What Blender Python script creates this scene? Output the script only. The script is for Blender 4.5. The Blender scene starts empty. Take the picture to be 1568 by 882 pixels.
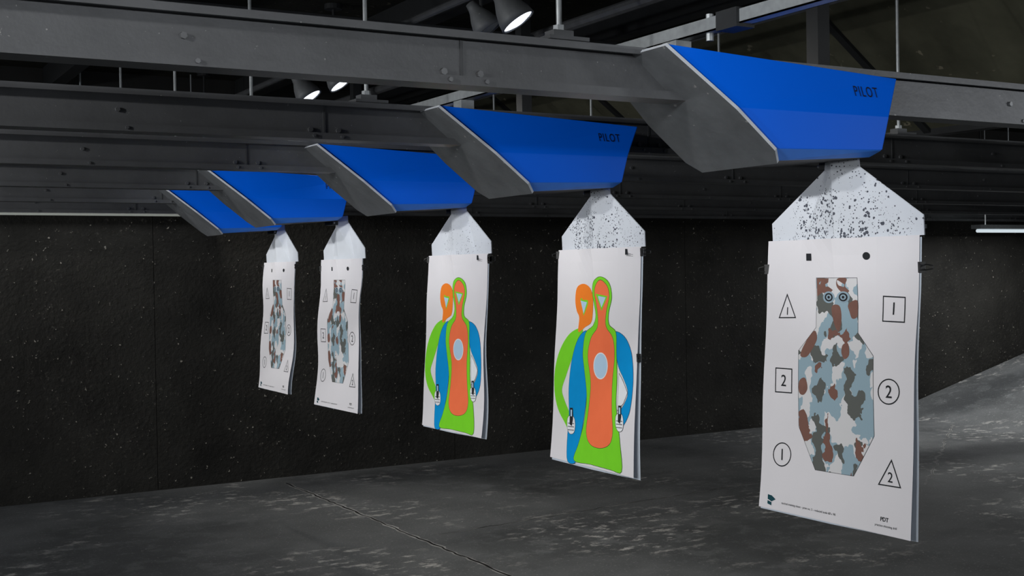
import bpy, bmesh, math, random
import numpy as np
from mathutils import Vector, Matrix
from mathutils.bvhtree import BVHTree
random.seed(7)
scene = bpy.context.scene
scene.view_settings.view_transform = 'Standard'
# ---------------------------------------------------------------- frame of reference
# X = down range (along the rails), Y = across the lanes, Z = up, floor at z = 0
H = 1.6            # lens height above floor
PITCH = 1.24       # lane pitch
Y0 = 2.64          # first lane centre line
FLOOR_Z = 0.0

# ---------------------------------------------------------------- materials
def s2l(c):
    return tuple(((x/255)/12.92 if x/255 <= .04045 else ((x/255+.055)/1.055)**2.4) for x in c)
def new_mat(name):
    m = bpy.data.materials.new(name); m.use_nodes = True
    nt = m.node_tree; b = nt.nodes['Principled BSDF']
    return m, nt, b
def N(nt, t, **kw):
    n = nt.nodes.new(t)
    for k, v in kw.items():
        setattr(n, k, v)
    return n
def simple(name, rgb, rough=.6, metal=0, var=.12, scale=20, spec=.5, bump=0):
    m, nt, b = new_mat(name)
    c = s2l(rgb)
    tc = N(nt, 'ShaderNodeTexCoord'); no = N(nt, 'ShaderNodeTexNoise'); no.inputs['Scale'].default_value = scale
    no.inputs['Detail'].default_value = 5
    nt.links.new(tc.outputs['Object'], no.inputs['Vector'])
    r = N(nt, 'ShaderNodeValToRGB')
    r.color_ramp.elements[0].position = .3; r.color_ramp.elements[1].position = .7
    r.color_ramp.elements[0].color = (*[x*(1-var) for x in c], 1)
    r.color_ramp.elements[1].color = (*[min(1, x*(1+var)) for x in c], 1)
    nt.links.new(no.outputs['Fac'], r.inputs['Fac']); nt.links.new(r.outputs['Color'], b.inputs['Base Color'])
    b.inputs['Roughness'].default_value = rough; b.inputs['Metallic'].default_value = metal
    b.inputs['Specular IOR Level'].default_value = spec
    if bump:
        bp = N(nt, 'ShaderNodeBump'); bp.inputs['Strength'].default_value = bump; bp.inputs['Distance'].default_value = .01
        nt.links.new(no.outputs['Fac'], bp.inputs['Height']); nt.links.new(bp.outputs['Normal'], b.inputs['Normal'])
    return m
def speckled(name, base, spk, scale, thr, rough=.7, bigvar=.3, bigscale=1.2, metal=0, bump=.2, spec=.5, patch=None):
    """base colour with large mottling and small light chips"""
    m, nt, b = new_mat(name)
    tc = N(nt, 'ShaderNodeTexCoord')
    big = N(nt, 'ShaderNodeTexNoise'); big.inputs['Scale'].default_value = bigscale; big.inputs['Detail'].default_value = 8
    big.inputs['Roughness'].default_value = .65
    nt.links.new(tc.outputs['Object'], big.inputs['Vector'])
    r = N(nt, 'ShaderNodeValToRGB'); c = s2l(base)
    r.color_ramp.elements[0].position = .3; r.color_ramp.elements[1].position = .72
    r.color_ramp.elements[0].color = (*[x*(1-bigvar) for x in c], 1)
    r.color_ramp.elements[1].color = (*[x*(1+bigvar) for x in c], 1)
    nt.links.new(big.outputs['Fac'], r.inputs['Fac'])
    fine = N(nt, 'ShaderNodeTexNoise'); fine.inputs['Scale'].default_value = scale; fine.inputs['Detail'].default_value = 3
    nt.links.new(tc.outputs['Object'], fine.inputs['Vector'])
    fr = N(nt, 'ShaderNodeValToRGB')
    fr.color_ramp.elements[0].position = thr; fr.color_ramp.elements[0].color = (0, 0, 0, 1)
    fr.color_ramp.elements[1].position = thr+.04; fr.color_ramp.elements[1].color = (1, 1, 1, 1)
    nt.links.new(fine.outputs['Fac'], fr.inputs['Fac'])
    mx = N(nt, 'ShaderNodeMix', data_type='RGBA')
    nt.links.new(fr.outputs['Color'], mx.inputs['Factor'])
    nt.links.new(r.outputs['Color'], mx.inputs['A']); mx.inputs['B'].default_value = (*s2l(spk), 1)
    out = mx.outputs['Result']
    for pt in (patch or []):
        # worn patches: broad mask x fine streaky flecks
        rgb, s1, t1, s2, t2, st, amt, off = pt
        pn = N(nt, 'ShaderNodeTexNoise'); pn.inputs['Scale'].default_value = s1; pn.inputs['Detail'].default_value = 6
        mp = N(nt, 'ShaderNodeMapping'); mp.inputs['Location'].default_value = off
        nt.links.new(tc.outputs['Object'], mp.inputs['Vector']); nt.links.new(mp.outputs['Vector'], pn.inputs['Vector'])
        pr = N(nt, 'ShaderNodeMapRange'); pr.inputs['From Min'].default_value = t1; pr.inputs['From Max'].default_value = t1+.12
        nt.links.new(pn.outputs['Fac'], pr.inputs['Value'])
        fn = N(nt, 'ShaderNodeTexNoise'); fn.inputs['Scale'].default_value = s2; fn.inputs['Detail'].default_value = 7; fn.inputs['Roughness'].default_value = .7
        m3 = N(nt, 'ShaderNodeMapping'); m3.inputs['Scale'].default_value = st
        nt.links.new(tc.outputs['Object'], m3.inputs['Vector']); nt.links.new(m3.outputs['Vector'], fn.inputs['Vector'])
        fq = N(nt, 'ShaderNodeMapRange'); fq.inputs['From Min'].default_value = t2; fq.inputs['From Max'].default_value = t2+.09
        nt.links.new(fn.outputs['Fac'], fq.inputs['Value'])
        mu = N(nt, 'ShaderNodeMath', operation='MULTIPLY'); nt.links.new(pr.outputs[0], mu.inputs[0]); nt.links.new(fq.outputs[0], mu.inputs[1])
        mv = N(nt, 'ShaderNodeMath', operation='MULTIPLY'); nt.links.new(mu.outputs[0], mv.inputs[0]); mv.inputs[1].default_value = amt
        m2 = N(nt, 'ShaderNodeMix', data_type='RGBA')
        nt.links.new(mv.outputs[0], m2.inputs['Factor']); nt.links.new(out, m2.inputs['A'])
        m2.inputs['B'].default_value = (*s2l(rgb), 1); out = m2.outputs['Result']
    nt.links.new(out, b.inputs['Base Color'])
    b.inputs['Roughness'].default_value = rough; b.inputs['Metallic'].default_value = metal
    b.inputs['Specular IOR Level'].default_value = spec
    bp = N(nt, 'ShaderNodeBump'); bp.inputs['Strength'].default_value = bump; bp.inputs['Distance'].default_value = .01
    nt.links.new(fine.outputs['Fac'], bp.inputs['Height']); nt.links.new(bp.outputs['Normal'], b.inputs['Normal'])
    return m
def emis(name, rgb, st):
    m, nt, b = new_mat(name)
    b.inputs['Base Color'].default_value = (*s2l(rgb), 1)
    b.inputs['Emission Color'].default_value = (*s2l(rgb), 1); b.inputs['Emission Strength'].default_value = st
    return m

M = {}
M['floor'] = speckled('floor_concrete', (103, 105, 106), (134, 135, 136), 60, .63, rough=.75, bigvar=.27, bigscale=1.6, spec=.3,
    patch=[((56, 58, 60), .7, .48, 5, .40, (1, 1, 1), .5, (9, 2, 0)), ((212, 210, 205), .9, .50, 7, .535, (1, 1.5, 1), .7, (3.1, 7.7, 0)), ((200, 198, 195), 1.5, .42, 26, .61, (1.6, 1, 1), .7, (1, 4, 0))])
M['wall'] = speckled('rubber_wall', (47, 46, 43), (170, 165, 155), 38, .70, rough=.78, bigvar=.55, bigscale=1.3, spec=.25, bump=.9,
    patch=[((114, 111, 103), 1.2, .47, 30, .58, (1, 1, 1), .5, (2, 0, 5))])
M['wallup'] = speckled('upper_wall', (34, 34, 33), (60, 60, 58), 30, .7, rough=.9)
M['ceil'] = speckled('ceiling_foam', (40, 40, 36), (80, 77, 70), 18, .66, rough=.95, bigvar=.5, bigscale=1.5, bump=.6, spec=.1)
M['baffle'] = speckled('baffle_board', (82, 82, 69), (120, 116, 100), 14, .68, rough=.9, bigvar=.45, bigscale=1.3, spec=.1)
M['rail'] = speckled('rail_steel', (106, 108, 111), (170, 170, 170), 70, .72, rough=.45, metal=.4, bigvar=.18, bigscale=4, bump=.05)
M['raild'] = simple('rail_joint_steel', (90, 92, 95), .5, .4)
M['bolt'] = simple('bolt_steel', (130, 132, 135), .4, .7)
M['dark'] = simple('dark_steel', (36, 38, 40), .6, .3)
M['galv'] = simple('galvanised', (150, 155, 158), .45, .5, scale=40)
M['blue'] = simple('blue_paint', (0, 108, 250), .45, 0, var=.03, scale=3, spec=.15)
M['bluebounce'] = simple('blue_lip_bounce', (62, 132, 235), .5, 0, var=.03, spec=.2)  # lighter lip: floor reflection painted into the blue
M['plate'] = speckled('scuffed_plate', (92, 95, 98), (135, 135, 135), 38, .70, rough=.6, metal=.2, bigvar=.22, bigscale=9, bump=.1)
M['edge'] = simple('lit_plate_edge', (200, 205, 212), .4, .1)  # bright rim: light on the plate edge put into the colour
M['black'] = simple('black_ink', (14, 15, 16), .5, 0)
M['ink'] = simple('print_ink', (40, 42, 46), .8, 0, spec=.2)
M['label'] = simple('label_ink', (3, 14, 50), .6, 0)
M['paper'] = simple('paper', (232, 230, 234), .85, 0, var=.015, scale=6, spec=.15)
M['paper2'] = simple('paper_back', (196, 206, 218), .85, 0, var=.02, spec=.15)
for k, c in dict(orange=(255, 122, 78), orange2=(255, 136, 44), green=(126, 222, 44), cyan=(0, 150, 220), pale=(186, 216, 240), white=(236, 240, 244), logo=(30, 74, 84)).items():
    M[k] = simple('ink_'+k, c, .8, 0, var=.03, spec=.15)
# camouflage print
def camo():
    m, nt, b = new_mat('camouflage_print')
    tc = N(nt, 'ShaderNodeTexCoord')
    mp = N(nt, 'ShaderNodeMapping'); nt.links.new(tc.outputs['Object'], mp.inputs['Vector'])
    wn = N(nt, 'ShaderNodeTexNoise'); wn.inputs['Scale'].default_value = 30; wn.inputs['Detail'].default_value = 2
    nt.links.new(mp.outputs['Vector'], wn.inputs['Vector'])
    vs = N(nt, 'ShaderNodeVectorMath', operation='SCALE'); vs.inputs['Scale'].default_value = .045
    nt.links.new(wn.outputs['Color'], vs.inputs[0])
    va = N(nt, 'ShaderNodeVectorMath', operation='ADD'); nt.links.new(mp.outputs['Vector'], va.inputs[0]); nt.links.new(vs.outputs[0], va.inputs[1])
    col = None
    def layer(prev, scale, off, thr, rgb):
        m1 = N(nt, 'ShaderNodeMapping'); m1.inputs['Location'].default_value = off; m1.inputs['Scale'].default_value = (1, 1.15, .9)
        nt.links.new(va.outputs[0], m1.inputs['Vector'])
        no = N(nt, 'ShaderNodeTexNoise'); no.inputs['Scale'].default_value = scale; no.inputs['Detail'].default_value = .6
        nt.links.new(m1.outputs['Vector'], no.inputs['Vector'])
        r = N(nt, 'ShaderNodeValToRGB'); r.color_ramp.interpolation = 'CONSTANT'
        r.color_ramp.elements[0].color = (0, 0, 0, 1); r.color_ramp.elements[1].position = thr; r.color_ramp.elements[1].color = (1, 1, 1, 1)
        nt.links.new(no.outputs['Fac'], r.inputs['Fac'])
        x = N(nt, 'ShaderNodeMix', data_type='RGBA'); nt.links.new(r.outputs['Color'], x.inputs['Factor'])
        if prev is None: x.inputs['A'].default_value = (*s2l((152, 177, 190)), 1)
        else: nt.links.new(prev, x.inputs['A'])
        x.inputs['B'].default_value = (*s2l(rgb), 1)
        return x.outputs['Result']
    col = layer(col, 17, (0, 0, 0), .52, (220, 220, 222))
    col = layer(col, 16, (4, 3, 1), .59, (100, 103, 100))
    col = layer(col, 15, (9, 1, 5), .67, (128, 94, 84))
    nt.links.new(col, b.inputs['Base Color']); b.inputs['Roughness'].default_value = .85
    b.inputs['Specular IOR Level'].default_value = .15
    return m
M['camo'] = camo()
def spatter(name, rmax, spot):
    m, nt, b = new_mat(name)
    tc = N(nt, 'ShaderNodeTexCoord')
    no = N(nt, 'ShaderNodeTexNoise'); no.inputs['Scale'].default_value = 9; no.inputs['Detail'].default_value = 3
    nt.links.new(tc.outputs['Object'], no.inputs['Vector'])
    # denser towards the middle foot of the backer
    ds = N(nt, 'ShaderNodeVectorMath', operation='DISTANCE'); nt.links.new(tc.outputs['Object'], ds.inputs[0]); ds.inputs[1].default_value = (0, .02, .03)
    dr = N(nt, 'ShaderNodeMapRange'); nt.links.new(ds.outputs['Value'], dr.inputs['Value'])
    dr.inputs['From Min'].default_value = .03; dr.inputs['From Max'].default_value = .3; dr.inputs['To Min'].default_value = .24; dr.inputs['To Max'].default_value = .0
    ad = N(nt, 'ShaderNodeMath', operation='ADD'); nt.links.new(no.outputs['Fac'], ad.inputs[0]); nt.links.new(dr.outputs[0], ad.inputs[1])
    prev = None
    for sc, off in ((80, 0), (120, 7.1), (145, 3.3)):
        vm = N(nt, 'ShaderNodeMapping'); vm.inputs['Location'].default_value = (off, off, off); nt.links.new(tc.outputs['Object'], vm.inputs['Vector'])
        vo = N(nt, 'ShaderNodeTexVoronoi'); vo.inputs['Scale'].default_value = sc
        nt.links.new(vm.outputs['Vector'], vo.inputs['Vector'])
        sp = N(nt, 'ShaderNodeSeparateColor'); nt.links.new(vo.outputs['Color'], sp.inputs['Color'])
        pw = N(nt, 'ShaderNodeMath', operation='POWER'); nt.links.new(sp.outputs[0], pw.inputs[0]); pw.inputs[1].default_value = 1.8
        mr = N(nt, 'ShaderNodeMapRange'); nt.links.new(ad.outputs[0], mr.inputs['Value'])
        mr.inputs['From Min'].default_value = .42; mr.inputs['From Max'].default_value = .72; mr.inputs['To Min'].default_value = .10; mr.inputs['To Max'].default_value = rmax
        mu = N(nt, 'ShaderNodeMath', operation='MULTIPLY'); nt.links.new(pw.outputs[0], mu.inputs[0]); nt.links.new(mr.outputs[0], mu.inputs[1])
        lt = N(nt, 'ShaderNodeMath', operation='LESS_THAN'); nt.links.new(vo.outputs['Distance'], lt.inputs[0]); nt.links.new(mu.outputs[0], lt.inputs[1])
        if prev is None: prev = lt.outputs[0]
        else:
            mxx = N(nt, 'ShaderNodeMath', operation='MAXIMUM'); nt.links.new(prev, mxx.inputs[0]); nt.links.new(lt.outputs[0], mxx.inputs[1]); prev = mxx.outputs[0]
    x = N(nt, 'ShaderNodeMix', data_type='RGBA'); nt.links.new(prev, x.inputs['Factor'])
    x.inputs['A'].default_value = (*s2l((216, 221, 229)), 1); x.inputs['B'].default_value = (*s2l(spot), 1)
    nt.links.new(x.outputs['Result'], b.inputs['Base Color']); b.inputs['Roughness'].default_value = .7
    return m
M['spatter'] = spatter('spattered_backer', .50, (72, 76, 88))
M['spatter_light'] = spatter('lightly_marked_backer', .30, (150, 155, 166))
M['backer'] = simple('clean_backer', (218, 223, 230), .7, 0, var=.04, scale=12)
M['lampwhite'] = emis('lamp_face', (235, 242, 255), 3)
M['tube'] = emis('tube_glow', (225, 238, 245), .7)
M['stripglow'] = emis('lit_strip_glow', (225, 230, 220), .16)  # weak glow standing in for a lit band

# ---------------------------------------------------------------- helpers
def link(o, parent=None):
    scene.collection.objects.link(o)
    if parent: o.parent = parent
    return o
def empty(name, loc=(0, 0, 0)):
    e = bpy.data.objects.new(name, None); e.location = loc; e.empty_display_size = .1
    return link(e)
def mobj(name, verts, faces, mats, fm=None, parent=None, smooth=False):
    me = bpy.data.meshes.new(name); me.from_pydata([tuple(v) for v in verts], [], faces)
    for m in mats: me.materials.append(m)
    if fm:
        for p, i in zip(me.polygons, fm): p.material_index = i
    if smooth:
        for p in me.polygons: p.use_smooth = True
    me.update()
    return link(bpy.data.objects.new(name, me), parent)
class B:
    """mesh accumulator"""
    def __init__(s): s.v = []; s.f = []; s.m = []
    def box(s, x0, x1, y0, y1, z0, z1, m=0):
        i = len(s.v)
        s.v += [(x, y, z) for x in (x0, x1) for y in (y0, y1) for z in (z0, z1)]
        for q in ((0, 1, 3, 2), (4, 6, 7, 5), (0, 4, 5, 1), (2, 3, 7, 6), (0, 2, 6, 4), (1, 5, 7, 3)):
            s.f.append(tuple(i+k for k in q)); s.m.append(m)
    def cyl(s, p, q, r, n=12, m=0, r2=None, cap=True):
        p = Vector(p); q = Vector(q); r2 = r if r2 is None else r2
        d = (q-p).normalized(); a = d.orthogonal().normalized(); b = d.cross(a)
        i = len(s.v)
        for c, rr in ((p, r), (q, r2)):
            for k in range(n):
                t = 2*math.pi*k/n
                s.v.append(tuple(c + a*math.cos(t)*rr + b*math.sin(t)*rr))
        for k in range(n):
            s.f.append((i+k, i+(k+1) % n, i+n+(k+1) % n, i+n+k)); s.m.append(m)
        if cap:
            s.f.append(tuple(i+k for k in reversed(range(n)))); s.m.append(m)
            s.f.append(tuple(i+n+k for k in range(n))); s.m.append(m)
    def prism(s, prof, x0, x1, m=0):
        """profile in (y,z) swept along x"""
        i = len(s.v); n = len(prof)
        for x in (x0, x1): s.v += [(x, y, z) for y, z in prof]
        for k in range(n):
            s.f.append((i+k, i+(k+1) % n, i+n+(k+1) % n, i+n+k)); s.m.append(m)
        s.f.append(tuple(i+k for k in reversed(range(n)))); s.m.append(m)
        s.f.append(tuple(i+n+k for k in range(n))); s.m.append(m)
    def obj(s, name, mats, parent=None, smooth=False, bevel=0):
        o = mobj(name, s.v, s.f, mats, s.m, parent, smooth)
        bm = bmesh.new(); bm.from_mesh(o.data); bmesh.ops.recalc_face_normals(bm, faces=bm.faces); bm.to_mesh(o.data); bm.free()
        if bevel:
            md = o.modifiers.new('bevel', 'BEVEL'); md.width = bevel; md.segments = 2; md.limit_method = 'ANGLE'
        return o

# ---------------------------------------------------------------- room shell
XA, XB, YA, YB = -6.0, 18.0, -3.0, 9.2
CEIL = H+1.5
b = B(); b.box(XA, XB, YA, YB, -.1, 0); b.obj('floor', [M['floor']])
b = B(); b.box(XA, XB, YA, YB, CEIL, CEIL+.1); b.obj('ceiling', [M['ceil']])
b = B(); b.box(XA, XB, YB, YB+.15, 0, CEIL)
b.m = [1]*6
for k in range(10):                     # rubber panels with narrow seams
    x = XA+.75+k*2.5-(.75 if k == 0 else 0)
    b.box(x+.002, min(XA+.75+(k+1)*2.5-.002, XB), YB-.03, YB-.0005, 0.0, H+.47, 0)
b.box(XA, XB, YB-.05, YB, H+.47, H+.50, 2)
b.obj('wall_left', [M['wall'], M['wallup'], M['dark']])
b = B(); b.box(XA, XB, YA-.15, YA, 0, CEIL); b.obj('wall_right', [M['wall']])
b = B(); b.box(XA-.15, XA, YA, YB, 0, CEIL); b.obj('wall_shooter_side', [M['wallup']])
b = B(); b.box(XB, XB+.15, YA, YB, 0, CEIL); b.obj('wall_back', [M['wallup']])
# floor cracks / saw joints
def ribbon(pts, w, z):
    v = []; f = []
    for i, p in enumerate(pts):
        a = Vector(pts[max(0, i-1)]); c = Vector(pts[min(len(pts)-1, i+1)])
        d = (c-a).normalized(); n = Vector((-d.y, d.x))*w*random.uniform(.4, 1)/2
        v += [(p[0]+n.x, p[1]+n.y, z), (p[0]-n.x, p[1]-n.y, z)]
        if i: f.append((2*i-2, 2*i-1, 2*i+1, 2*i))
    return v, f
M['worn'] = simple('worn_joint_edge', (150, 150, 148), .8, 0, var=.5, scale=9)
def crack(name, p0, p1, n=30, jit=.03, w=.012):
    pts = [(p0[0]+(p1[0]-p0[0])*i/n+random.uniform(-jit, jit), p0[1]+(p1[1]-p0[1])*i/n+random.uniform(-jit, jit)) for i in range(n+1)]
    v, f = ribbon(pts, w*2.8, .0008); v2, f2 = ribbon(pts, w, .0016); nv = len(v)
    return mobj(name, v+v2, f+[tuple(nv+i for i in q) for q in f2], [M['worn'], M['black']], [0]*len(f)+[1]*len(f2))
crack('floor_crack', (3.15, 8.9), (3.17, 2.0), 130, .009, .018)
crack('floor_crack', (3.3, 6.6), (6.5, 6.9), 50, .014, .006)
crack('floor_crack', (7.0, 6.1), (9.8, 8.2), 40, .02, .009)
# bullet trap at far end : ramp + descending upper plates
b = B()
prof = [(9.9, 0.0), (12.2, .55), (16.5, 1.62), (16.5, 0.0)]
def xz_prism(b, prof, y0, y1, m=0):
    i = len(b.v); n = len(prof)
    for y in (y0, y1): b.v += [(x, y, z) for x, z in prof]
    for k in range(n):
        b.f.append((i+k, i+(k+1) % n, i+n+(k+1) % n, i+n+k)); b.m.append(m)
    b.f.append(tuple(i+k for k in range(n))); b.m.append(m)
    b.f.append(tuple(i+n+k for k in reversed(range(n)))); b.m.append(m)
xz_prism(b, prof, YA+.01, YB-.04, 0)
xz_prism(b, [(12.6, H+1.45), (16.5, H+.15), (16.5, H+.25), (12.6, H+1.49)], YA+.01, YB-.04, 1)
b.obj('bullet_trap', [M['floor'], M['plate']])
# overhead deflector baffle
b = B()
xz_prism(b, [(4.9, H+1.49), (5.9, H+.78), (5.95, H+.80), (4.95, H+1.49)], YA+.02, YB-.02, 0)
xz_prism(b, [(5.86, H+.77), (5.96, H+.77), (5.96, H+.81), (5.86, H+.81)], YA+.02, YB-.02, 1)
for k in range(10):
    y = YA+.6+k*1.24
    xz_prism(b, [(4.88, H+1.48), (5.88, H+.77), (5.89, H+.80), (4.89, H+1.51)], y, y+.05, 1)
b.obj('overhead_baffle', [M['baffle'], M['dark']])
# ceiling joists
b = B()
for x in (-2, 0.3, 1.5, 2.9, 4.1):
    b.box(x, x+.09, YA+.02, YB-.02, CEIL-.16, CEIL-.001)
b.obj('ceiling_joists', [M['dark']])

# ---------------------------------------------------------------- rails
RZ0, RZ1 = H+.450, H+.582
for k in range(6):
    y = Y0+PITCH*k
    e = empty('overhead_rail', (0, y, 0))
    z0, z1 = RZ0, RZ1
    b = B()
    prof = [(-.042, z0), (.042, z0), (.042, z0+.022), (.034, z0+.022), (.034, z0+.009), (.006, z0+.014),
            (.006, z1-.014), (.034, z1-.008), (.034, z1-.018), (.042, z1-.018), (.042, z1), (-.042, z1), (-.042, z1-.018), (-.034, z1-.018),
            (-.034, z1-.008), (-.006, z1-.014), (-.006, z0+.014), (-.034, z0+.009), (-.034, z0+.022), (-.042, z0+.022)]
    b.prism(prof, XA+.05, 13.2)
    b.obj('rail_beam', [M['rail']], e)
    b = B()
    x = XA+.6+.13*k
    i = 0
    while x < 13:
        for s in (-1, 1):
            if i % 4 == 0:        # splice plate
                b.box(x-.004, x+.004, s*.0065 if s > 0 else -.009, .009 if s > 0 else -.0065, z0+.016, z1-.016, 1)
                for dx in (-.05, .05):
                    b.cyl((x+dx, s*.006, z0+.035), (x+dx, s*.014, z0+.035), .009, 6, 0)
                    b.cyl((x+dx, s*.042, z0+.011), (x+dx, s*.048, z0+.011), .006, 6, 0)
            elif i % 2 == 0:
                b.cyl((x, s*.006, z0+.07), (x, s*.013, z0+.07), .008, 6, 0)
                b.cyl((x+.02, s*.042, z0+.011), (x+.02, s*.047, z0+.011), .006, 6, 0)
        x += .34; i += 1
    b.obj('splices_and_bolts', [M['bolt'], M['raild']], e)
    b = B()
    for x in (-1.2, 1.69, 4.3, 7.1, 9.9, 12.6):
        b.box(x-.06, x+.06, -.05, .05, z1+.0005, z1+.010)
        b.box(x-.03, x+.03, -.022, .022, z1+.010, z1+.030)
        b.cyl((x, 0, z1+.03), (x, 0, CEIL-.001), .0075, 10, 1)
        b.cyl((x, 0, z1+.03), (x, 0, z1+.045), .016, 6, 1)
    b.obj('hanger_rods', [M['raild'], M['galv']], e)
# cross strut channels carried on top of the rails
for x in (2.07, -2.5, 6.9, 11.0):
    b = B(); z = RZ1+.032
    b.box(x-.02, x+.02, 1.0, YB-.06, z, z+.004)
    b.box(x-.02, x-.016, 1.0, YB-.06, z, z+.036)
    b.box(x+.016, x+.02, 1.0, YB-.06, z, z+.036)
    for k in range(6):
        b.box(x-.026, x+.026, Y0+PITCH*k-.03, Y0+PITCH*k+.03, RZ1+.0006, z)
    b.box(x-.03, x+.03, 2.36, 2.44, z-.008, z+.041, 1)
    b.cyl((x, 2.50, z-.02), (x, 2.50, z+.05), .010, 8, 0)
    b.obj('strut_channel', [M['galv'], M['dark']])
# conduits and a post near the ceiling
b = B()
for x, z, r in ((2.75, CEIL-.2, .02), (3.5, CEIL-.22, .03), (4.4, CEIL-.2, .018)):
    b.cyl((x, YA+.1, z), (x, YB-.1, z), r, 10)
b.cyl((XA+.2, 5.7, CEIL-.24), (4.9, 5.7, CEIL-.24), .03, 10)
b.cyl((XA+.2, 3.3, CEIL-.22), (4.9, 3.3, CEIL-.22), .018, 10)
b.obj('ceiling_conduits', [M['raild']])
b = B()
for y in (3.36, 5.53, 7.8): b.box(3.3, 3.36, y, y+.06, H+.60, CEIL-.002)
b.obj('ceiling_drop_posts', [M['dark']])

# ---------------------------------------------------------------- target carriers
def text_mesh(txt, size, bold=0.0, sp=1.0):
    cu = bpy.data.curves.new('t', 'FONT'); cu.body = txt; cu.size = size; cu.offset = bold; cu.align_x = 'LEFT'; cu.space_character = sp
    o = bpy.data.objects.new('t', cu); scene.collection.objects.link(o)
    dg = bpy.context.evaluated_depsgraph_get(); me = bpy.data.meshes.new_from_object(o.evaluated_get(dg))
    vs = [(v.co.x, v.co.y) for v in me.vertices]; fs = [tuple(p.vertices) for p in me.polygons]
    bpy.data.objects.remove(o); bpy.data.meshes.remove(me); bpy.data.curves.remove(cu)
    return vs, fs
def carrier(k, dx, dz=0):
    e = empty('target_carrier', (dx, Y0+PITCH*k, H+dz))
    # stations: front, back -> (x, z, halfwidth)
    F = [(1.922, .576, .14), (2.120, .418, .182), (2.252, .315, .181), (2.288, .285, .15)]
    R = [(2.766, .540, .14), (2.687, .420, .182), (2.660, .325, .181), (2.640, .306, .15)]
    v = []
    for st in (F, R):
        for x, z, w in st: v += [(x, -w, z), (x, w, z)]
    f = []; fm = []
    for i in range(3):
        for s in (0, 1):
            a, c = 2*i+s, 2*i+2+s
            # explicit triangles so the folded panel has one definite surface
            f += [(a, c, a+8), (c, c+8, a+8)]; fm += [0 if i < 2 else 1]*2
    for i in range(3):
        f.append((2*i, 2*i+1, 2*i+3, 2*i+2)); fm.append(2)
        f.append((8+2*i, 8+2*i+1, 8+2*i+3, 8+2*i+2)); fm.append(0)
    f.append((0, 1, 9, 8)); fm.append(2)
    f.append((6, 7, 15, 14)); fm.append(2)
    o = mobj('cover', v, f, [M['blue'], M['bluebounce'], M['dark']], fm, e)
    bm = bmesh.new(); bm.from_mesh(o.data); bmesh.ops.recalc_face_normals(bm, faces=bm.faces); bm.to_mesh(o.data)
    bmesh.ops.triangulate(bm, faces=bm.faces[:]); tree = BVHTree.FromBMesh(bm); bm.free()
    md = o.modifiers.new('bevel', 'BEVEL'); md.width = .003; md.segments = 2; md.limit_method = 'ANGLE'; md.angle_limit = math.radians(12)
    # deflector plate on the shooter side
    n = Vector((-.285, 0, -.343)).normalized()*.010
    n2 = n*.05
    out = [(x, w+.009, z) for x, z, w in F]
    v = []
    for off in (n2, n):
        for x, w, z in out: v += [(x+off.x, -w, z+off.z), (x+off.x, w, z+off.z)]
    v = [Vector(p) for p in v]
    f = []; fm = []
    for i in range(3):
        f.append((2*i, 2*i+1, 2*i+3, 2*i+2)); fm.append(1)
        f.append((8+2*i, 8+2*i+2, 8+2*i+3, 8+2*i+1)); fm.append(0)
        for s in (0, 1): f.append((2*i+s, 2*i+2+s, 10+2*i+s, 8+2*i+s)); fm.append(1)
    f.append((0, 1, 9, 8)); fm.append(1); f.append((6, 7, 15, 14)); fm.append(1)
    o = mobj('deflector_plate', v, f, [M['plate'], M['edge']], fm, e)
    bm = bmesh.new(); bm.from_mesh(o.data); bmesh.ops.recalc_face_normals(bm, faces=bm.faces); bm.to_mesh(o.data); bm.free()
    # label on both sides, laid on the actual panel surface
    vs, fs = text_mesh('PILOT', .046, .0, 1.2)
    vs = [(x*.68, y) for x, y in vs]
    L = max(p[0] for p in vs)
    for s in (-1, 1):
        pts = []
        for p in vs:
            x = 2.572+p[0] if s < 0 else 2.572+L-p[0]
            z = .476+p[1]*.95
            hit = tree.ray_cast(Vector((x, s*1.0, z)), Vector((0, -s, 0)))[0]
            pts.append((x, (hit.y if hit else s*.16)+s*.0014, z+.0004))
        mobj('label', pts, fs, [M['label']], None, e)
    # clamp that carries the backer
    b = B(); b.box(2.648, 2.68, -.06, .06, .285, .310)
    b.cyl((2.655, -.07, .297), (2.655, .07, .297), .005, 8, 1)
    b.obj('clamp', [M['dark'], M['bolt']], e, bevel=.002)
    return e
car_dx = [.0, -.025, .01, -.12, -.03]
car_dz = [0, -.004, -.012, -.018, -.025]
for k in range(5): carrier(k, car_dx[k], car_dz[k])

# ---------------------------------------------------------------- printed sheets
W, T = .60, .83
def rectify(c):
    """sheet-corner quad of a traced print -> sheet metres"""
    dst = [(-W/2, 0), (W/2, 0), (W/2, T), (-W/2, T)]
    A = []; r = []
    for (x, y), (u, v) in zip(c, dst):
        A.append([x, y, 1, 0, 0, 0, -u*x, -u*y]); r.append(u)
        A.append([0, 0, 0, x, y, 1, -v*x, -v*y]); r.append(v)
    h = np.linalg.solve(np.array(A, float), np.array(r, float))
    def f(p):
        d = h[6]*p[0]+h[7]*p[1]+1
        return ((h[0]*p[0]+h[1]*p[1]+h[2])/d, (h[3]*p[0]+h[4]*p[1]+h[5])/d)
    return f
RA = rectify([(1179, 371), (1412, 362), (1400, 830), (1169, 775)])
RB = rectify([(843, 391), (988, 378), (980, 733), (836, 706)])
def smooth_poly(pts, n=4):
    out = []; m = len(pts)
    for i in range(m):
        p0, p1, p2, p3 = [Vector(pts[(i+j) % m]) for j in (-1, 0, 1, 2)]
        for k in range(n):
            t = k/n
            out.append(tuple(.5*((2*p1)+(-p0+p2)*t+(2*p0-5*p1+4*p2-p3)*t*t+(-p0+3*p1-3*p2+p3)*t**3)))
    return out
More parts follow.
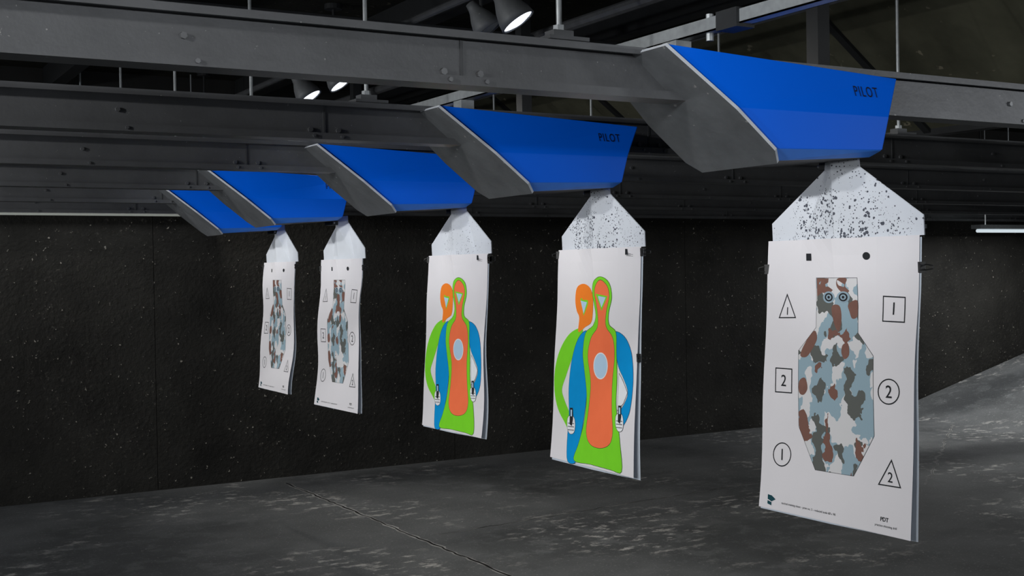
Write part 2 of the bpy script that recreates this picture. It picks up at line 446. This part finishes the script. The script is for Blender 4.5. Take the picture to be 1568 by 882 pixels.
def ell(c, rx, ry, n=28):
    return [(c[0]+rx*math.cos(2*math.pi*i/n), c[1]+ry*math.sin(2*math.pi*i/n)) for i in range(n)]
def outline(pts, w):
    """ring of width w (m) inside a closed convex-ish polygon, list of quads"""
    n = len(pts); inner = []
    area = sum(pts[i][0]*pts[(i+1) % n][1]-pts[(i+1) % n][0]*pts[i][1] for i in range(n))
    sg = 1 if area > 0 else -1
    for i in range(n):
        a, p, c = Vector(pts[i-1]), Vector(pts[i]), Vector(pts[(i+1) % n])
        d1 = (p-a).normalized(); d2 = (c-p).normalized()
        n1 = Vector((-d1.y, d1.x))*sg; n2 = Vector((-d2.y, d2.x))*sg
        bs = (n1+n2); bs.normalize(); kf = max(.35, bs.dot(n1)); inner.append(tuple(p+bs*(w/kf)))
    return [[pts[i], pts[(i+1) % n], inner[(i+1) % n], inner[i]] for i in range(n)]
def label(txt, cx, cy, size, bold=0):
    vs, fs = text_mesh(txt, size, bold)
    x0 = min(v[0] for v in vs); x1 = max(v[0] for v in vs); y0 = min(v[1] for v in vs); y1 = max(v[1] for v in vs)
    vs = [(v[0]-(x0+x1)/2+cx, -(v[1]-(y0+y1)/2)+cy) for v in vs]
    return [[vs[i] for i in f] for f in fs]
# art = list of (material, layer, polygon)
def art_A():
    R = RA; art = []
    def add(m, l, pl): art.append((m, l, pl))
    body = [(1255, 427), (1318, 427), (1319, 512), (1343, 547), (1344, 670), (1312, 731), (1253, 721), (1228, 655), (1227, 538), (1254, 503)]
    body = [R(p) for p in body]
    add('camo', 1, body)
    for q in outline(body, .0012): add('ink', 2, q)
    # brown brow + bearded jaw + goggles
    add('brown', 2, [R(p) for p in [(1256, 428), (1276, 428), (1274, 440), (1282, 446), (1276, 452), (1264, 450), (1256, 456)]])
    add('brown', 2, [R(p) for p in smooth_poly([(1290, 428.5), (1303, 428.5), (1300, 440), (1306, 448), (1296, 450), (1288, 440)])])
    add('brown', 2, [R(p) for p in smooth_poly([(1304, 468), (1317.5, 462), (1317.5, 486), (1310, 490), (1306, 480)])])
    add('brown', 2, [R(p) for p in smooth_poly([(1240, 522), (1252, 508), (1256, 520), (1250, 534), (1240, 548), (1230, 545)])])
    add('brown', 2, [R(p) for p in smooth_poly([(1296, 530), (1304, 528), (1306, 545), (1299, 552), (1294, 542)])])
    add('brown', 2, [R(p) for p in smooth_poly([(1229, 585), (1238, 580), (1242, 596), (1236, 606), (1229, 602)])])
    for cx in (1275, 1297):
        add('camo2', 3, [R(p) for p in ell((cx, 457), 9.5, 9)])
        add('ink', 4, [R(p) for p in ell((cx, 457), 6.5, 6.5)])
        add('camo2', 5, [R(p) for p in ell((cx, 457), 4.2, 4.2)])
        add('ink', 6, [R(p) for p in ell((cx, 457), 2, 2.2)])
    add('brown', 2, [R(p) for p in smooth_poly([(1279, 472), (1291, 470), (1294, 490), (1290, 510), (1283, 498)])])
    sq = [R(p) for p in [(1239, 390), (1248, 390), (1248, 401), (1239, 401)]]; add('ink', 1, sq)
    add('ink', 1, [R(p) for p in ell((1332, 394), 5.2, 6)])
    w = .0035
    for poly, t, c, s in (
        ([(1208, 451), (1222, 489), (1195, 489)], '1', (1208.5, 478), .034),
        ([(1355, 455), (1390, 457), (1390, 497), (1355, 495)], '1', (1372, 475), .050),
        ([(1192, 564), (1218, 566), (1218, 604), (1192, 602)], '2', (1205, 584), .050),
        ([(1370, 705), (1385, 750), (1349, 744)], '2', (1368, 733), .040),
        (ell((1367, 602), 17, 20), '2', (1367, 602), .050),
        (ell((1202, 697), 14, 18.5), '1', (1202, 697), .050)):
        pl = [R(p) for p in poly]
        for q in outline(pl, w): add('ink', 1, q)
        cx, cy = R(c)
        for q in label(t, cx, cy, s, .0002): add('ink', 1, q)
    # maker's marks along the foot
    for q in ([(1182, 757), (1188, 759), (1194, 765), (1188, 768), (1182, 764)], [(1182, 766), (1188, 769), (1188, 774), (1182, 771)]):
        add('logo', 1, [R(p) for p in q])
    cx, cy = R((1243, 780))
    for q in label('tactical training sheet - print no. 5 - reduced scale 60 x 90', cx, cy, .0095): add('ink', 1, q)
    cx, cy = R((1360, 797))
    for q in label('PDT', cx, cy, .016, .0004): add('ink', 1, q)
    cx, cy = R((1362, 808))
    for q in label('practice shooting drill', cx, cy, .009): add('ink', 1, q)
    return art
M['brown'] = simple('ink_brown', (128, 94, 84), .85, 0, spec=.15)
M['camo2'] = simple('ink_greyblue', (150, 172, 186), .85, 0, spec=.15)
def art_B():
    R = RB; art = []
    def add(m, l, pts, sm=True, ol=True):
        pl = smooth_poly(pts) if sm else pts
        pl = [R(p) for p in pl]
        art.append((m, l, pl))
        if ol:
            for q in outline(pl, .0016): art.append(('ink', l+.4, q))
    # rear figure
    add('green', 1, [(882, 508), (864, 518), (849, 542), (841, 572), (840, 605), (846, 632), (858, 652), (866, 662), (867, 640), (858, 620), (853, 603), (860, 582), (868, 560), (880, 530), (888, 512)], ol=False)
    add('orange2', 2, [(873, 466), (876, 447), (888, 440), (900, 444), (906, 456), (906, 478), (903, 498), (892, 506), (880, 514), (881, 492), (876, 482)], ol=False)
    add('green', 2.2, [(883, 462), (897, 465), (897, 470), (889, 489)], sm=False, ol=False)
    add('pale', 2.6, [(883, 466), (895, 468), (889, 486)], sm=False, ol=False)
    # front figure: arms, coat
    add('cyan', 3, [(894, 511), (880, 524), (870, 556), (865, 600), (866, 640), (864, 680), (866, 711), (880, 713), (884, 690), (892, 650), (898, 600), (897, 550), (899, 525)], ol=True)
    add('cyan', 3, [(944, 511), (962, 518), (974, 541), (978, 575), (977, 606), (972, 636), (960, 655), (950, 640), (962, 622), (969, 603), (961, 582), (952, 565), (946, 540)], ol=True)
    add('green', 5, [(906, 455), (909, 436), (921, 427), (934, 436), (938, 458), (933, 482), (934, 500), (946, 511), (948, 540), (950, 580), (949, 620), (953, 650), (957, 680), (960, 724), (940, 722), (905, 715), (877, 710), (884, 684), (893, 650), (897, 610), (892, 570), (889, 545), (893, 515), (906, 503), (911, 486)], ol=True)
    add('white', 5.2, [(953, 573), (960, 584), (969, 603), (962, 620), (951, 632), (952, 605)], sm=False, ol=True)
    add('orange', 6, [(910, 455), (913, 440), (921, 432), (931, 441), (934, 457), (929, 482), (929, 503), (941, 520), (945, 548), (942, 590), (942, 630), (944, 665), (938, 684), (921, 690), (904, 684), (897, 665), (901, 630), (904, 590), (898, 550), (903, 522), (914, 505), (914, 482)], ol=True)
    art.append(('green', 6.5, [R(p) for p in [(912, 454), (931, 457), (921, 480)]]))
    art.append(('pale', 7, [R(p) for p in [(915, 457), (928, 459), (921, 475)]]))
    art.append(('white', 6.5, [R(p) for p in ell((921, 564), 12.5, 20.5)]))
    art.append(('pale', 7, [R(p) for p in ell((921, 564), 11.3, 18.8)]))
    # gun hands
    for cx, cy in ((871, 655), (956, 648)):
        add('white', 8, [(cx-7, cy-9), (cx-1, cy-14), (cx+5, cy-10), (cx+7, cy+2), (cx+5, cy+13), (cx-2, cy+15), (cx-7, cy+6)], ol=True)
        add('ink', 9, [(cx-3, cy-25), (cx+2, cy-25), (cx+3, cy-8), (cx+1, cy+3), (cx-3, cy)], sm=False, ol=False)
        add('pale', 9.5, [(cx-1.6, cy-22), (cx+.8, cy-22), (cx+1, cy-12), (cx-1.5, cy-12)], sm=False, ol=False)
        for j in range(3):
            y = cy-2+j*5
            art.append(('ink', 9, [R(p) for p in [(cx-6, y), (cx+5, y+.5), (cx+5, y+1.6), (cx-6, y+1)]]))
    for i in range(6):
        art.append(('ink', 1, [R(p) for p in [(962, 389+i*.9), (966+(i % 3)*4, 388.7+i*.9), (966+(i % 3)*4, 389.2+i*.9), (962, 389.4+i*.9)]]))
    art.append(('ink', 1, [R(p) for p in [(960, 383), (964, 383), (965, 392), (960, 392)]]))
    return art
ARTS = {'A': art_A(), 'B': art_B()}
GRID = .05
def build_art(kind):
    """bisect print polygons on the sheet grid, return verts(s,t,layer), faces, mats"""
    V = []; Fc = []; Mt = []
    groups = {}
    for m, l, pl in ARTS[kind]: groups.setdefault((m, l), []).append(pl)
    for (m, l), pls in groups.items():
        bm = bmesh.new()
        for pl in pls:
            vs = [bm.verts.new((p[0], p[1], 0)) for p in pl]
            try: bm.faces.new(vs)
            except ValueError: pass
        bmesh.ops.triangulate(bm, faces=bm.faces[:])
        for i in range(-6, 7):
            bmesh.ops.bisect_plane(bm, geom=bm.verts[:]+bm.edges[:]+bm.faces[:], plane_co=(i*GRID, 0, 0), plane_no=(1, 0, 0))
        for i in range(0, 18):
            bmesh.ops.bisect_plane(bm, geom=bm.verts[:]+bm.edges[:]+bm.faces[:], plane_co=(0, i*GRID, 0), plane_no=(0, 1, 0))
        bm.verts.index_update(); o = len(V)
        for v in bm.verts: V.append((v.co.x, v.co.y, l))
        for f in bm.faces: Fc.append(tuple(o+v.index for v in f.verts)); Mt.append(m)
        bm.free()
    return V, Fc, Mt
BUILT = {k: build_art(k) for k in ARTS}

XT, ZT = 2.630, .078        # top edge of sheet
def target(k, kind, dx, yaw=0, amp=.004, seed=0, dz=0, clips=(), spat='spatter', sec=.002):
    yc = Y0-.04+PITCH*k
    e = empty('paper_target', (XT+dx, yc, H+ZT+dz))
    rnd = random.Random(seed); ph = [rnd.uniform(0, 6.28) for _ in range(4)]
    def P(s, t, n):
        dec = math.exp(-max(t, 0)/.13)
        bul = .032*max(0, 1-abs(s)/.16)*dec
        wav = amp*(math.sin(9*t+ph[0])*(.6+s)+.8*math.sin(14*t+ph[1]+4*s)*abs(s)*2)*min(1, max(t, 0)/.2)
        lean = .060*t
        cur = -.008*max(0, (t-.55)/.28)**2*(.5-s)
        return (-lean-n-bul+wav+yaw*(-s)+cur, -s, -t)
    def sheet(name, n, mat, ds=0, dt=0, t0=0.0, extra=None):
        ns = 12; nt = 17; v = []; f = []
        ts = [min(i*GRID, T) for i in range(nt+1)]
        for t in ts:
            for i in range(ns+1):
                s = -W/2+i*GRID
                q = P(s, t, n if not extra else n+extra(s, t))
                v.append((q[0], q[1]-ds, q[2]-dt))
        for j in range(nt):
            for i in range(ns):
                a = j*(ns+1)+i; f.append((a, a+1, a+ns+2, a+ns+1))
        return mobj(name, v, f, [mat], None, e)
    sheet('front_sheet', .004, M['paper'])
    sheet('second_sheet', .001, M['paper2'], sec, sec, extra=lambda s, t: -.02*max(0, s/.3)*max(0, t-.2)/.6)
    V, Fc, Mt = BUILT[kind]
    mats = sorted(set(Mt)); idx = {m: i for i, m in enumerate(mats)}
    v = [P(a, c, .0046+.00022*l) for a, c, l in V]
    mobj('printed_artwork', v, Fc, [M[m] for m in mats], [idx[m] for m in Mt], e)
    # folded backer / hanger above the sheet
    v = [(-.0, .066, .238), (-.0, -.066, .238),                    # neck top 0,1
         (0, .070, .205), (-.045, .0, .205), (0, -.070, .205),           # apex 2,3,4
         (.0, .30, .055), (0, -.30, .055),                          # shoulders 5,6
         (.002, .30, 0), (.002, .16, 0), (-.0335, 0, 0), (.002, -.16, 0), (.002, -.30, 0),   # 7..11
         (.0, .30, -.06), (-.0, .16, -.06), (-.018, 0, -.06), (0, -.16, -.06), (0, -.30, -.06),  # 12..16
         (-.045, 0, .238)]
    v = [(x+.012+(yaw*y), y, z) for x, y, z in v]
    f = [(0, 2, 3, 17), (17, 3, 4, 1), (2, 5, 7, 8), (2, 8, 9, 3), (3, 9, 10, 4), (4, 10, 11, 6)]
    v2 = [(a+.003, bb, c) for a, bb, c in v]
    nb = len(v)
    f2 = f+[tuple(i+nb for i in reversed(q)) for q in f]
    o = mobj('backer', v+v2, f2, [M[spat]], None, e)
    # binder clips
    b = B()
    for s, t in clips:
        sg = 1 if s > 0 else -1
        x, y, z = P(s*.30, t, 0)
        i = len(b.v)
        for zz in (z-.015, z+.015):
            b.v += [(x-.010, y-sg*.008, zz), (x+.012, y-sg*.008, zz), (x+.003, y+sg*.014, zz), (x+.0, y+sg*.014, zz)]
        for q in ((0, 1, 5, 4), (1, 2, 6, 5), (2, 3, 7, 6), (3, 0, 4, 7), (0, 3, 2, 1), (4, 5, 6, 7)):
            b.f.append(tuple(i+j for j in q)); b.m.append(0)
        # wire handles
        for xo in (-.010, .012):
            for zz in (z-.008, z+.008):
                b.cyl((x+xo, y-sg*.006, zz), (x+xo*1.4, y-sg*.030, z+(zz-z)*.5), .0016, 6, 0)
            b.cyl((x+xo*1.4, y-sg*.030, z-.005), (x+xo*1.4, y-sg*.030, z+.005), .0016, 6, 0)
    b.obj('binder_clips', [M['black'], M['bolt']], e)
    return e
base = ((1, .088), (-1, .088))
target(0, 'A', .0, 0, .004, 1, clips=base, sec=.005)
target(1, 'B', -.010, .05, .0035, 2, clips=((1, .02), (-1, .02), (1, .40)), sec=.009)
target(2, 'B', .035, 0, .0055, 3, clips=((1, .02), (-1, .02), (1, .03)), spat='spatter_light', sec=.006)
target(3, 'A', -.045, 0, .010, 4, clips=((1, .05), (-1, .05)), spat='backer')
target(4, 'A', .034, 0, .012, 5, clips=((1, .03), (-1, .03)), spat='backer')

# ---------------------------------------------------------------- lamps
def lamp(loc, aim, power, size=75, blend=.7, color=(1, .985, .96), r=.05, light=True, sc=1.0, lit=True):
    e = empty('spot_or_fill_lamp', loc)
    d = (Vector(aim)-Vector(loc)).normalized()
    q = d.to_track_quat('-Z', 'Y')
    prof = [(.0, .085), (.022, .085), (.026, .06), (.030, .045), (.048, .01), (.062, -.03), (.066, -.06), (.060, -.06), (.058, -.052)]
    n = 24; v = []; f = []
    for rr, z in prof:
        for k in range(n):
            t = 2*math.pi*k/n; v.append((sc*rr*math.cos(t), sc*rr*math.sin(t), sc*z))
    for j in range(len(prof)-1):
        for k in range(n): f.append((j*n+k, j*n+(k+1) % n, (j+1)*n+(k+1) % n, (j+1)*n+k))
    hd = mobj('lamp_head', v, f, [M['plate']], None, e, True); hd.rotation_mode = 'QUATERNION'; hd.rotation_quaternion = q
    v = [(0, 0, -.066)]+[(.030*math.cos(2*math.pi*k/n), .030*math.sin(2*math.pi*k/n), -.063) for k in range(n)]+[(.0585*math.cos(2*math.pi*k/n), .0585*math.sin(2*math.pi*k/n), -.054) for k in range(n)]
    v = [(a*sc, b_*sc, c*sc) for a, b_, c in v]
    f = [(0, 1+(k+1) % n, 1+k) for k in range(n)]+[(1+k, 1+(k+1) % n, 1+n+(k+1) % n, 1+n+k) for k in range(n)]
    ln = mobj('lamp_lens', v, f, [M['lampwhite'] if lit else M['galv']], None, e, True); ln.rotation_mode = 'QUATERNION'; ln.rotation_quaternion = q
    b = B(); b.cyl((0, 0, .05), (0, 0, CEIL-loc[2]-.002), .008, 8); b.cyl((0, 0, CEIL-loc[2]-.03), (0, 0, CEIL-loc[2]-.002), .05, 16)
    p = -d*.07
    b.cyl(tuple(p), (0, 0, .05), .010, 8)
    b.obj('lamp_stem', [M['dark']], e)
    if light and lit:
        ld = bpy.data.lights.new('beam', 'SPOT'); ld.energy = power; ld.spot_size = math.radians(size); ld.spot_blend = blend
        ld.shadow_soft_size = r; ld.color = color
        lo = link(bpy.data.objects.new('beam', ld), e); lo.location = d*.075*sc
        lo.rotation_mode = 'QUATERNION'; lo.rotation_quaternion = q
    return e
# flood spots on the shooter side, between the rails, aimed at each target
for k in range(6):
    y = Y0+PITCH*k-.72
    lamp((-1.3, y, H+.98), (2.6, Y0+PITCH*k-.15, H-.15), 118, 54, .8)
# unseen close spots, added to brighten each blue carrier cover
for k in range(5):
    y = Y0+PITCH*k
    lamp((.3, y-1.0, H+.66), (2.40, y-.14, H+.44), (88, 48, 60, 64, 64)[k], 32, 1.0, (.96, .98, 1))
# pairs aimed down range
for y, s_, l_ in ((4.42, 1.2, True), (4.66, 1.0, False), (6.36, 1.05, True), (6.85, 1.2, True), (8.9, 1.0, True)):
    lamp((2.58, y, H+1.10), (3.48, y-.7, H-.6), 36, 120, .9, (1, .96, .88), sc=s_, lit=l_)
for x, y in ((7.5, 5.0), (10.5, 8.4), (10.5, 3.0), (8.0, 7.8)):  # one seen lamp plus unseen ones added to light the far end
    lamp((x, y, H+1.08), (x+1.2, y-1.2, .1), 115, 120, .9, (1, 1, .97))
# tube fixtures and added fill battens: housing, glowing tube, matching area light
def tube(p, q, z, power, face, width=.12, mat='tube'):
    """p,q = plan end points; face = light direction"""
    p = Vector((*p, z)); q = Vector((*q, z)); c = (p+q)/2; L = (q-p).length; ax = (q-p).normalized(); d = Vector(face).normalized()
    e = empty('tube_or_fill_light', c); sd = ax.cross(d).normalized()
    b = B(); v = []
    for a in (-.5, .5):
        for s_, dd in ((-1, -.05), (1, -.05), (1, -.01), (-1, -.01)): v.append(tuple(ax*a*L+sd*s_*width/2+d*dd))
    b.v = v; b.f = [(0, 1, 2, 3), (7, 6, 5, 4), (0, 4, 5, 1), (1, 5, 6, 2), (2, 6, 7, 3), (3, 7, 4, 0)]; b.m = [0]*6
    b.cyl(tuple(-ax*(L/2-.02)+d*.012), tuple(ax*(L/2-.02)+d*.012), .018, 12, 1)
    for a in (-.4, .4):
        w0 = ax*a*L-d*.03; b.cyl(tuple(w0), (w0.x, w0.y, CEIL-z-.001), .006, 8, 0)
    b.obj('batten', [M['galv'], M[mat]], e)
    if power:
        ld = bpy.data.lights.new('tube_output', 'AREA'); ld.shape = 'RECTANGLE'; ld.size = L; ld.size_y = width; ld.energy = power; ld.color = (.96, .98, 1)
        lo = link(bpy.data.objects.new('tube_output', ld), e); lo.location = d*.035
        mt = Matrix((ax, (-d).cross(ax), -d)).transposed(); lo.rotation_mode = 'QUATERNION'; lo.rotation_quaternion = mt.to_quaternion()
for x0, x1 in ((9.3, 9.65), (10.45, 11.9)): tube((x0, 8.42), (x1, 8.42), H+.34, 12, (0, 0, -1))
tube((.9, 9.03), (2.7, 9.03), H+.47, 1.5, (0, -.3, -1), .14, 'stripglow')  # added glowing strip that imitates the lit band along the left wall
# unseen fill battens added below rail height, lighting sheets and rail undersides
for k in range(6):
    y = Y0+PITCH*k-.62
    tube((-3.0, y-.5), (-3.0, y+.5), H+.25, 16, (1, -.05, .03), .16)
# unseen fill battens added on the near side to brighten the carrier sides
for x in (-2.2, .2, 2.6, 7.6, 11.2):
    tube((x-.6, -1.6), (x+.6, -1.6), H+.55, 16 if x < 5 else 55, (.05, 1, -.22), .16)

# ---------------------------------------------------------------- world
w = bpy.data.worlds.new('world'); scene.world = w; w.use_nodes = True
w.node_tree.nodes['Background'].inputs['Color'].default_value = (.5, .58, .7, 1)
w.node_tree.nodes['Background'].inputs['Strength'].default_value = .05

# ---------------------------------------------------------------- camera
cam = bpy.data.cameras.new('camera'); co = link(bpy.data.objects.new('camera', cam))
cam.sensor_width = 36; cam.lens = 1860/1568*36; cam.clip_start = .05
f0 = Vector((.503, .864, 0)).normalized(); r0 = Vector((f0.y, -f0.x, 0)); up = Vector((0, 0, 1))
th, ph = 27/1860, .0166
f = f0*math.cos(th)-up*math.sin(th); u1 = up*math.cos(th)+f0*math.sin(th)
cr = r0*math.cos(ph)-u1*math.sin(ph); cu = r0*math.sin(ph)+u1*math.cos(ph)
m = Matrix((cr, cu, -f)).transposed().to_4x4(); m.translation = Vector((0, 0, H))
co.matrix_world = m
scene.camera = co
